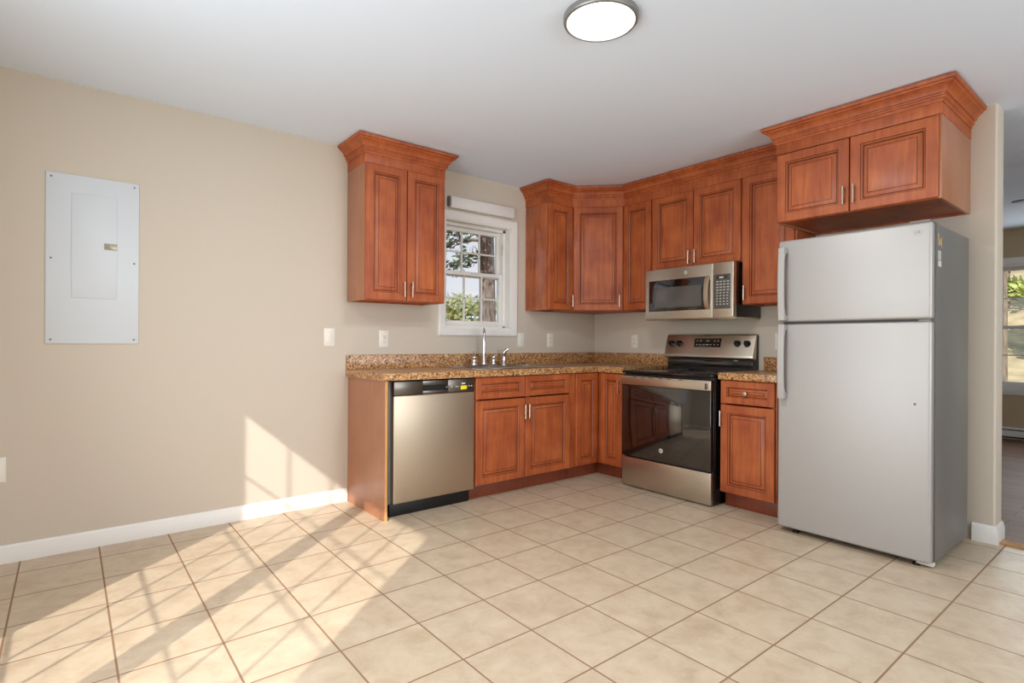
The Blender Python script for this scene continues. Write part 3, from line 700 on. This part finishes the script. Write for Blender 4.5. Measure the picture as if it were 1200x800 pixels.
# ------------------------------------------------------------------ range   (local x -> world -y from y=-.893)
RY = -.893; RW = .785
rg = thing('electric_range', 'freestanding stainless electric range with black glass oven door', 'range', (0, RY, 0), -PI / 2)
RF = -.655
b = BM(); box(b, .004, RW - .004, -.615, -.055, .012, .885, .003); box(b, .05, .09, -.58, -.54, 0, .014); box(b, RW - .09, RW - .05, -.58, -.54, 0, .014); obj('body', b, 'dark', rg)
b = BM(); box(b, 0, RW, -.648, -.060, .886, .908, .006, 0, 3); ck = obj('cooktop', b, 'cook', rg)
for (bx, by, r) in ((.21, -.47, .115), (.58, -.47, .09), (.21, -.2, .08), (.58, -.2, .10)):
    b = BM(); lathe(b, [(r - .003, .9081), (r - .003, .9084), (r, .9084), (r, .9081)], 40, Matrix.Translation((bx, by, 0))); obj('burner_ring', b, 'greyplastic', ck)
b = BM(); box(b, .006, RW - .006, RF + .004, -.618, .010, .232, .005, 0, 3); obj('storage_drawer', b, 'steelh', rg)
b = BM(); box(b, .006, RW - .006, RF + .006, -.618, .240, .868, .004); od = obj('oven_door', b, 'dark', rg)
b = BM(); box(b, .006, RW - .006, RF, RF + .006, .242, .795, .002); obj('door_glass', b, 'ovenglass', od)
b = BM(); box(b, .0, RW - .0, RF - .012, RF + .006, .797, .866, .004, 0, 3); hd = obj('handle', b, 'steelh', od)
for x in (.125, .20, .265, .36, .43, .53):
    b = BM(); box(b, x, x + (.035 if x != .265 else .045), RF - .0128, RF - .0118, .856, .8605); obj('vent_slot', b, 'black', hd)
b = BM(); box(b, RW - .045, RW - .022, RF - .0130, RF - .0118, .806, .846, .0005); obj('rating_label', b, 'strip', hd)
b = BM(); lathe(b, [(0, 0), (.017, 0), (.017, .0012), (.0145, .0016), (.0145, .0012), (0, .0012)], 32, on_front(.375, RF, .325)); lg = obj('badge', b, 'keys', od)
text_mesh('monogram', 'GE', .017, 'black', lg, on_front(.375, RF - .0014, .325))
b = BM(); box(b, RW - .004, RW + .0, -.60, -.06, .012, .884); obj('side_panel', b, 'dark', rg)
# backguard: section in (y,z), extruded along x
SEC = Matrix(((0, 0, 1, 0), (1, 0, 0, 0), (0, 1, 0, 0), (0, 0, 0, 1)))
b = BM(); prism(b, [(-.004, .890), (-.062, .890), (-.058, 1.000), (-.050, 1.010), (-.036, 1.186), (-.004, 1.186)], .012, RW - .004, 0, SEC); bk = obj('backguard', b, 'dark', rg)
b = BM(); box(b, .014, RW - .02, -.066, -.060, .935, .985, .002); obj('vent_trim', b, 'blackglass', bk)
FA, FB = (-.100, 1.002), (-.052, 1.188)
b = BM(); prism(b, [(-.05, 1.002), (-.094, 1.000), (-.102, 1.010), (-.100, 1.030), (FB[0] - .004, 1.184), (FB[0] + .004, 1.192), (-.036, 1.192)], .004, RW, 0, SEC, .002); cpn = obj('control_panel', b, 'steelh', bk)
ang = math.atan2((FB[0] - .004) - (-.100), 1.184 - 1.030)          # tilt of the face
def face(x, z):                                                   # frame on the tilted face, +Z out of it
    y = -.100 + (z - 1.030) * math.tan(ang)
    return Matrix.Translation((x, y, z)) @ Matrix.Rotation(-ang, 4, 'X') @ FRONT
for x in (.062, .138, .652, .730):
    b = BM(); lathe(b, [(0, 0), (.026, 0), (.026, .004), (.021, .007), (.019, .026), (.016, .029), (0, .029)], 28, face(x, 1.118))
    t = bmesh.new(); bmesh.ops.create_cube(t, size=1)
    for v in t.verts: v.co = Vector((v.co.x * .008, v.co.y * .036, .029 + v.co.z * .012))
    merge(b, t, 0, face(x, 1.118) @ Matrix.Rotation(.5, 4, 'Z')); obj('knob', b, 'black', cpn)
b = BM(); t = bmesh.new(); bmesh.ops.create_cube(t, size=1)
for v in t.verts: v.co = Vector((v.co.x * .235, v.co.y * .072, v.co.z * .003 + .0006))
merge(b, t, 0, face(.395, 1.125)); ds = obj('display', b, 'blackglass', cpn)
for r_ in range(2):
    for k in range(7):
        b = BM()
        if r_ == 0 and k in (2, 4): continue
        t = bmesh.new(); bmesh.ops.create_cube(t, size=1); wk = .012 if k != 3 else .026
        for v in t.verts: v.co = Vector(((k - 3) * .031 + v.co.x * wk, (.016, -.016)[r_] + v.co.y * .006, .0024 + v.co.z * .0008))
        merge(b, t, 0, face(.395, 1.125)); obj('touch_key', b, 'keys', ds)
b = BM(); box(b, .615, .650, -.0675, -.066, .985, .992); obj('rating_label', b, 'label', bk)

# ------------------------------------------------------------------ microwave (over the range)
mw = thing('microwave', 'stainless over-the-range microwave with curved bar handle', 'microwave', (0, MY0, 0), -PI / 2)
MW = MY0 - MY1; MB, MTp, MF = 1.303, 1.708, -.400
b = BM(); box(b, .002, MW - .002, MF + .045, -.004, MB + .012, MTp - .0, .002); obj('body', b, 'dark', mw)
b = BM(); box(b, .006, MW - .006, MF + .03, -.02, MB, MB + .014, .003); vb = obj('bottom_panel', b, 'steelh', mw)
b = BM(); box(b, .30, .60, MF + .036, MF + .10, MB - .002, MB + .004); obj('vent_grille', b, 'black', vb)
b = BM(); box(b, .62, .70, MF + .12, MF + .2, MB - .0012, MB + .004); obj('lamp_cover', b, 'label', vb)
sp_ = .604
b = BM(); box(b, 0, sp_ - .001, MF, MF + .045, MB + .004, MTp, .005, 0, 3); md = obj('door', b, 'steelh', mw)
b = BM(); box(b, .036, .545, MF - .0015, MF + .004, 1.372, 1.618, .001); wn = obj('window', b, 'blackglass', md)
b = BM(); box(b, .088, .510, MF - .0022, MF - .001, 1.400, 1.560, .0004); obj('window_screen', b, plain('smoked_screen', (98, 94, 90), .18, .3), wn)
b = BM(); hp = [(.565, MF - .004, 1.372), (.565, MF - .018, 1.392), (.565, MF - .030, 1.44), (.565, MF - .034, 1.495), (.565, MF - .030, 1.55), (.565, MF - .018, 1.598), (.565, MF - .004, 1.618)]
t = bmesh.new(); rr = []
for (x, y, z) in hp: rr.append([t.verts.new((x + dx, y + dy, z)) for dx, dy in ((-.017, .010), (-.017, -.004), (-.011, -.010), (.011, -.010), (.017, -.004), (.017, .010))])
for A, C in zip(rr[:-1], rr[1:]):
    for k in range(6): t.faces.new((A[k], A[(k + 1) % 6], C[(k + 1) % 6], C[k]))
t.faces.new(rr[0]); t.faces.new(rr[-1][::-1]); merge(b, t, 0); obj('handle', b, 'steel', md)
b = BM(); lathe(b, [(0, 0), (.0145, 0), (.0145, .0012), (.0125, .0016), (.0125, .0012), (0, .0012)], 28, on_front(.375, MF, 1.662)); lg = obj('badge', b, 'keys', md)
text_mesh('monogram', 'GE', .014, 'strip', lg, on_front(.375, MF - .0014, 1.662))
b = BM(); box(b, sp_ + .001, MW, MF, MF + .045, MB + .004, MTp, .005, 0, 3); cpn = obj('control_panel', b, 'steelh', mw)
b = BM(); box(b, sp_ + .010, MW - .022, MF - .0015, MF + .003, 1.372, 1.622, .001); kp = obj('keypad', b, plain('keypad_plastic', (84, 80, 76), .3), cpn)
b = BM(); box(b, sp_ + .035, MW - .045, MF - .0022, MF - .001, 1.588, 1.612); obj('display', b, 'blackglass', kp)
b = BM(); box(b, sp_ + .052, sp_ + .085, MF - .0027, MF - .0020, 1.594, 1.604); obj('clock_digits', b, 'label', kp)
b = BM()
for r_ in range(9):
    for k in range(4):
        x = sp_ + .028 + k * .027; z = 1.565 - r_ * .0205
        if r_ < 4 and k == 3: x += .002
        box(b, x, x + (.013 if r_ > 3 else .018), MF - .0022, MF - .001, z, z + .008)
obj('keys', b, 'keys', kp)

# ------------------------------------------------------------------ refrigerator
RFy = -2.166; FWd = .760
fr_ = thing('refrigerator', 'tall top-freezer refrigerator with pale steel doors and grey sides', 'refrigerator', (0, RFy, 0), -PI / 2)
FF, FT = -.738, 1.738
b = BM(); box(b, 0, FWd + .004, -.672, -.055, .026, FT - .006, .004); obj('case', b, 'fside', fr_)
SPL = 1.246
b = BM(); box(b, .0, FWd, FF, -.684, SPL + .006, FT, .014, 0, 4); fd = obj('freezer_door', b, 'fsteel', fr_)
b = BM(); box(b, .0, FWd, FF, -.684, .030, SPL - .006, .014, 0, 4); rd = obj('refrigerator_door', b, 'fsteel', fr_)
b = BM(); box(b, .008, FWd - .008, -.686, -.670, SPL + .012, FT - .012); box(b, .008, FWd - .008, -.686, -.670, .055, SPL - .012); box(b, .02, FWd - .02, -.70, -.672, SPL - .010, SPL + .010); obj('gasket', b, 'gasket', fr_)
def fridge_handle(parent, z0, z1, flip):
    """broad flat handle near the left edge, thick at the split and blending into the door at the other end"""
    b = BM(); t = bmesh.new(); rr = []; N = 12; w_ = .036
    for i in range(N + 1):
        u = i / N; z = z0 + (z1 - z0) * u; y = FF - .046 - .008 * math.sin(PI * u)
        th_ = .012 + .034 * max(0, abs(2 * u - 1) - .72) / .28
        rr.append([t.verts.new(p) for p in ((.020, y + th_, z), (.020, y + .003, z), (.024, y, z), (.016 + w_, y, z), (.020 + w_, y + .003, z), (.020 + w_, y + th_, z))])
    for A, C in zip(rr[:-1], rr[1:]):
        for k in range(6): t.faces.new((A[k], A[(k + 1) % 6], C[(k + 1) % 6], C[k]))
    t.faces.new(rr[0]); t.faces.new(rr[-1][::-1]); merge(b, t, 0)
    for e in ((z0, z0 + .032), (z1 - .032, z1)): box(b, .021, .019 + w_, FF - .044, FF + .004, e[0], e[1], .002)
    return obj('handle', b, 'fsteel', parent)
fridge_handle(fd, SPL + .016, 1.690, True); fridge_handle(rd, .800, SPL - .010, False)
b = BM(); lathe(b, [(0, 0), (.020, 0), (.020, .0015), (.017, .002), (.017, .0014), (0, .0014)], 32, on_front(FWd - .058, FF, 1.690)); lg = obj('badge', b, 'fsteel', fd)
text_mesh('monogram', 'GE', .020, 'greyplastic', lg, on_front(FWd - .058, FF - .0016, 1.690))
b = BM(); lathe(b, [(0, 0), (.006, 0), (.006, .002), (0, .003)], 16, on_front(FWd - .068, FF, .822)); obj('plug', b, 'gasket', rd)
b = BM(); box(b, FWd - .10, FWd - .01, -.73, -.60, FT, FT + .012, .003); obj('hinge', b, 'greyplastic', fr_)
b = BM(); box(b, FWd - .06, FWd - .012, -.722, -.676, SPL - .005, SPL + .005); obj('hinge', b, 'greyplastic', fr_)
for x in (.06, FWd - .10):
    b = BM(); lathe(b, [(0, 0), (.018, 0), (.018, .010), (.008, .012), (.008, .045)], 16, Matrix.Translation((x + .03, -.690, .0))); obj('foot', b, 'black', fr_)
b = BM(); box(b, .02, FWd - .16, -.665, -.655, .010, .040, .002); obj('toe_grille', b, 'gasket', fr_)
b = BM(); box(b, FWd - .07, FWd + .002, -.700, -.660, .010, .027, .002); obj('bottom_hinge', b, 'label', fr_)
XS = FWd + .0046
def side_patch(y0, y1, z0, z1):
    t_ = BM(); box(t_, XS - .0006, XS + .0004, y0, y1, z0, z1); return t_
b = BM()
for (y0, y1, z0, z1) in ((-.655, -.640, 1.655, 1.685), (-.648, -.618, 1.628, 1.660), (-.630, -.600, 1.640, 1.652), (-.600, -.590, 1.620, 1.672)):
    box(b, XS - .0006, XS + .0004, y0, y1, z0, z1)
obj('sticker', b, 'labeltan', fr_)
b = BM(); box(b, XS - .0006, XS + .0004, -.655, -.600, 1.520, 1.548)
for k in range(5): box(b, XS - .0006, XS + .0004, -.655 + k * .011, -.649 + k * .011, 1.552, 1.60)
obj('sticker', b, 'label', fr_)

# ------------------------------------------------------------------ electrical: panel, outlets, switches
ep = thing('breaker_panel', 'grey metal electrical breaker panel flush on the left wall', 'electrical panel', (-3.963, 0, 1.102))
EX0, EX1, EZ1 = -.203, .200, .896
b = BM(); box(b, EX0, EX1, -.008, -.0005, 0, EZ1, .002); obj('cover', b, 'panelgrey', ep)
b = BM(); box(b, -.098, .100, -.0125, -.008, .245, .800, .002); dr = obj('door', b, 'panelgrey', ep)
b = BM(); box(b, .042, .100, -.0150, -.0125, .512, .546, .001); box(b, .062, .080, -.0175, -.015, .518, .540, .001); obj('latch', b, plain('brass_latch', (150, 140, 120), .35, .8), dr)
for x in (EX0 + .022, EX1 - .022):
    for z in (.022, EZ1 / 2, EZ1 - .022):
        b = BM(); lathe(b, [(0, 0), (.0055, 0), (.0045, .002), (0, .0026)], 12, on_front(x, -.008, z)); obj('screw', b, 'greyplastic', ep)
def outlet(loc, rotz, label, kind='outlet'):
    t = thing('wall_outlet' if kind == 'outlet' else 'light_switch', label, 'outlet' if kind == 'outlet' else 'light switch', loc, rotz, None)
    b = BM(); box(b, -.038, .038, -.0055, -.0003, -.062, .062, .002); obj('cover_plate', b, 'plate', t)
    if kind == 'outlet':
        for z in (-.02, .02):
            b = BM(); box(b, -.0165, .0165, -.0075, -.0055, z - .014, z + .014, .0015); r = obj('receptacle', b, 'plate', t)
            b = BM(); box(b, -.0075, -.0055, -.0080, -.0075, z - .004, z + .006); box(b, .0055, .0075, -.0080, -.0075, z - .004, z + .006); box(b, -.0015, .0015, -.0080, -.0075, z - .010, z - .007); obj('slots', b, 'slot', r)
        b = BM(); lathe(b, [(0, 0), (.003, 0), (.0025, .001), (0, .0012)], 10, on_front(0, -.0055, 0)); obj('screw', b, 'greyplastic', t)
    else:
        b = BM(); box(b, -.0165, .0165, -.0080, -.0055, -.033, .033, .001); r = obj('rocker', b, 'plate', t)
        b = BM(); box(b, -.0145, .0145, -.0105, -.0080, .001, .031, .002); obj('paddle', b, 'plate', r)
    return t
outlet((-2.670, 0, 1.149), 0, 'ivory light switch left of the worktop on the bare wall', 'switch')
outlet((-2.265, 0, 1.141), 0, 'ivory wall outlet above the backsplash under the two-door wall cabinet')
outlet((-.953, 0, 1.141), 0, 'ivory light switch beside the lower right corner of the kitchen window', 'switch')
outlet((-.603, 0, 1.141), 0, 'ivory wall outlet on the sink wall nearest the corner')
outlet((0, -.498, 1.134), -PI / 2, 'ivory wall outlet left of the range backguard')
outlet((0, -1.835, 1.137), -PI / 2, 'ivory wall outlet between range and refrigerator')
outlet((-4.350, 0, .470), 0, 'ivory wall outlet low on the left wall near the baseboard')

# ------------------------------------------------------------------ outdoors
def ground(name, x0, x1, y0, y1, fz_, m, label, n=24):
    b = BM(); V = [[b.verts.new((x0 + (x1 - x0) * i / n, y0 + (y1 - y0) * j / n, fz_(x0 + (x1 - x0) * i / n, y0 + (y1 - y0) * j / n))) for j in range(n + 1)] for i in range(n + 1)]
    for i in range(n):
        for j in range(n): b.faces.new((V[i][j], V[i + 1][j], V[i + 1][j + 1], V[i][j + 1]))
    return struct(name, b, m, None, label, 'ground')
ground('lawn', -40, 40, .3, 60, lambda x, y: -.45 - .02 * y, 'lawn', 'grassy yard behind the house')
ground('lawn_front', -40, 5.0, -40, .3, lambda x, y: -.46, 'lawn', 'grassy yard beside the house')
ground('hillside', 5.0, 45, -40, .3, lambda x, y: -.46 + max(0, x - 6.5) * .36 + .3 * math.sin(x * .7) * math.sin(y * .5), 'litter', 'leaf-strewn hillside beyond the adjoining room')
def leaves(bm, centre, rad, n, size, squash=.8, rnd=random):
    for _ in range(n):
        d = Vector((rnd.gauss(0, 1), rnd.gauss(0, 1), rnd.gauss(0, 1))).normalized() * rad * (rnd.random() ** .4)
        p = Vector(centre) + Vector((d.x, d.y, d.z * squash))
        a = Vector((rnd.gauss(0, 1), rnd.gauss(0, 1), rnd.gauss(0, 1))).normalized(); c = a.orthogonal().normalized()
        s = size * rnd.uniform(.6, 1.3)
        vs = [bm.verts.new(p + a * s), bm.verts.new(p + c * s * .45), bm.verts.new(p - a * s), bm.verts.new(p - c * s * .45)]
        bm.faces.new(vs)
def tree(name, label, x, y, z, h, r, bark, leafm, boughs, lsize, nleaf, cat='tree', group=None, squash=.6):
    t = thing(name, label, cat, (x, y, z), 0, group); rnd = random.Random(int(x * 91 + y * 37))
    b = BM(); tube(b, [(0, 0, -.3), (.02, 0, h * .3), (-.03, .03, h * .7), (0, 0, h)], [r * 1.25, r, r * .8, r * .3], 18); tr = obj('trunk', b, bark, t)
    bb = BM(); lb = BM()
    for (bz, ang_, L, droop) in boughs:
        e = Vector((math.cos(ang_) * L, math.sin(ang_) * L, bz + droop)); s0 = Vector((0, 0, bz)); pts = [s0.lerp(e, k / 4) + Vector((0, 0, .12 * math.sin(PI * k / 4))) for k in range(5)]
        tube(bb, pts, [r * .25, r * .2, r * .15, r * .1, r * .04], 8)
        for k in range(2, 5): leaves(lb, pts[k], L * .24, nleaf, lsize, squash, rnd)
    obj('branches', bb, bark, t); obj('foliage', lb, leafm, t, False)
    return t
def shrub(label, x, y, z, r, h, m, n=500, size=.08, group=None, name='shrub'):
    t = thing(name, label, 'shrub', (x, y, z), 0, group); rnd = random.Random(int(x * 53 + y * 29))
    b = BM()
    for k in range(7):
        a = 2 * PI * k / 7; tube(b, [(0, 0, -.2), (math.cos(a) * r * .4, math.sin(a) * r * .4, h * .5), (math.cos(a) * r * .7, math.sin(a) * r * .7, h * .92)], [.03, .02, .006], 6)
    obj('stems', b, 'bark2', t)
    b = BM()
    for k in range(9):
        a = rnd.random() * 2 * PI; q = rnd.random() * .6; leaves(b, (math.cos(a) * r * q, math.sin(a) * r * q, h * rnd.uniform(.35, .8)), r * .55, n // 9, size, h / r * .35, rnd)
    obj('foliage', b, m, t, False); return t
B1 = []
for bz, a, L, dr_ in ((4.1, 2.9, 1.5, -.35), (3.8, 3.5, 1.3, -.5), (4.5, 2.3, 1.6, -.4), (4.6, 3.9, 1.3, -.5), (5.0, 3.1, 1.9, -.5), (5.2, .2, 1.6, -.2), (5.4, 1.2, 1.5, 0), (5.8, 4.8, 1.5, 0), (4.9, 5.6, 1.2, .1), (6.2, 2.4, 1.3, .1)): B1.append((bz, a, L, dr_))
tree('pine_tree', 'thick-trunked pine tree just outside the kitchen window', 3.80, 7.0, -.55, 8.0, .20, 'bark', 'needle', B1, .085, 60)
shrub('pale olive shrub outside the kitchen window, left of the shed', 5.4, 11.3, -.7, 1.6, 3.5, 'leaf', 3600, .12, 'yard shrubs')
shrub('large olive shrub behind the pine trunk', 8.6, 20.5, -.8, 2.2, 4.6, 'leaf', 3000, .16, 'yard shrubs')
shrub('tall conical evergreen shrub seen through the lower window sash', 6.2, 16.8, -.8, 1.0, 5.2, 'needle', 2200, .13, 'yard shrubs')
shrub('broad olive shrub far behind the shed', 13.5, 22, -.9, 3.2, 4.8, 'leaf', 3000, .2, 'yard shrubs')
sh = thing('shed', 'small blue shed with pale shingle roof beyond the kitchen window', 'shed', (8.27, 14.2, -.75))
b = BM(); prism(b, [(-1, 0), (1, 0), (1, 2.24), (0, 2.78), (-1, 2.24)], -1.2, 1.6, 0, Matrix.Rotation(.35, 4, 'Z') @ Matrix(((1, 0, 0, 0), (0, 0, 1, 0), (0, 1, 0, 0), (0, 0, 0, 1)))); obj('wall', b, 'shedwall', sh)
b = BM()
for s_ in (-1, 1):
    prism(b, [(0, 2.79), (s_ * 1.2, 2.142), (s_ * 1.2, 2.21), (0, 2.86)], -1.35, 1.75, 0, Matrix.Rotation(.35, 4, 'Z') @ Matrix(((1, 0, 0, 0), (0, 0, 1, 0), (0, 1, 0, 0), (0, 0, 0, 1))))
obj('roof', b, 'shingle', sh)
b = BM()
for s_ in (-1, 1):
    prism(b, [(0, 2.72), (s_ * 1.2, 2.07), (s_ * 1.2, 2.22), (0, 2.87)], -1.38, -1.35, 0, Matrix.Rotation(.35, 4, 'Z') @ Matrix(((1, 0, 0, 0), (0, 0, 1, 0), (0, 1, 0, 0), (0, 0, 0, 1))))
obj('fascia', b, 'white', sh)
for i, (x, y, lb_) in enumerate(((7.9, -1.75, 'slim tree nearest the adjoining room window'), (11.0, -.6, 'slim tree halfway up the hillside'), (13.4, -.9, 'slim tree far up the hillside'))):
    hz = -.46 + max(0, x - 6.5) * .36
    tree('slim_tree', lb_, x, y, hz, 6 + i, .06, 'bark2', 'leaf2', [(1.6 + k * .55, k * 2.1 + i, .9, .5) for k in range(8)], .09, 60, 'tree', 'hillside trees')
for x, y, h, lb_ in ((9.9, -2.75, 2.6, 'yellow-green bush low on the hillside'), (12.2, -3.0, 3.0, 'yellow-green bush on the middle of the hillside'), (15.9, -1.6, 3.2, 'yellow-green bush high on the hillside')):
    shrub(lb_, x, y, -.46 + max(0, x - 6.5) * .36, 1.0, h, 'leaf2', 1800, .09, 'hillside bushes', 'hillside_bush')
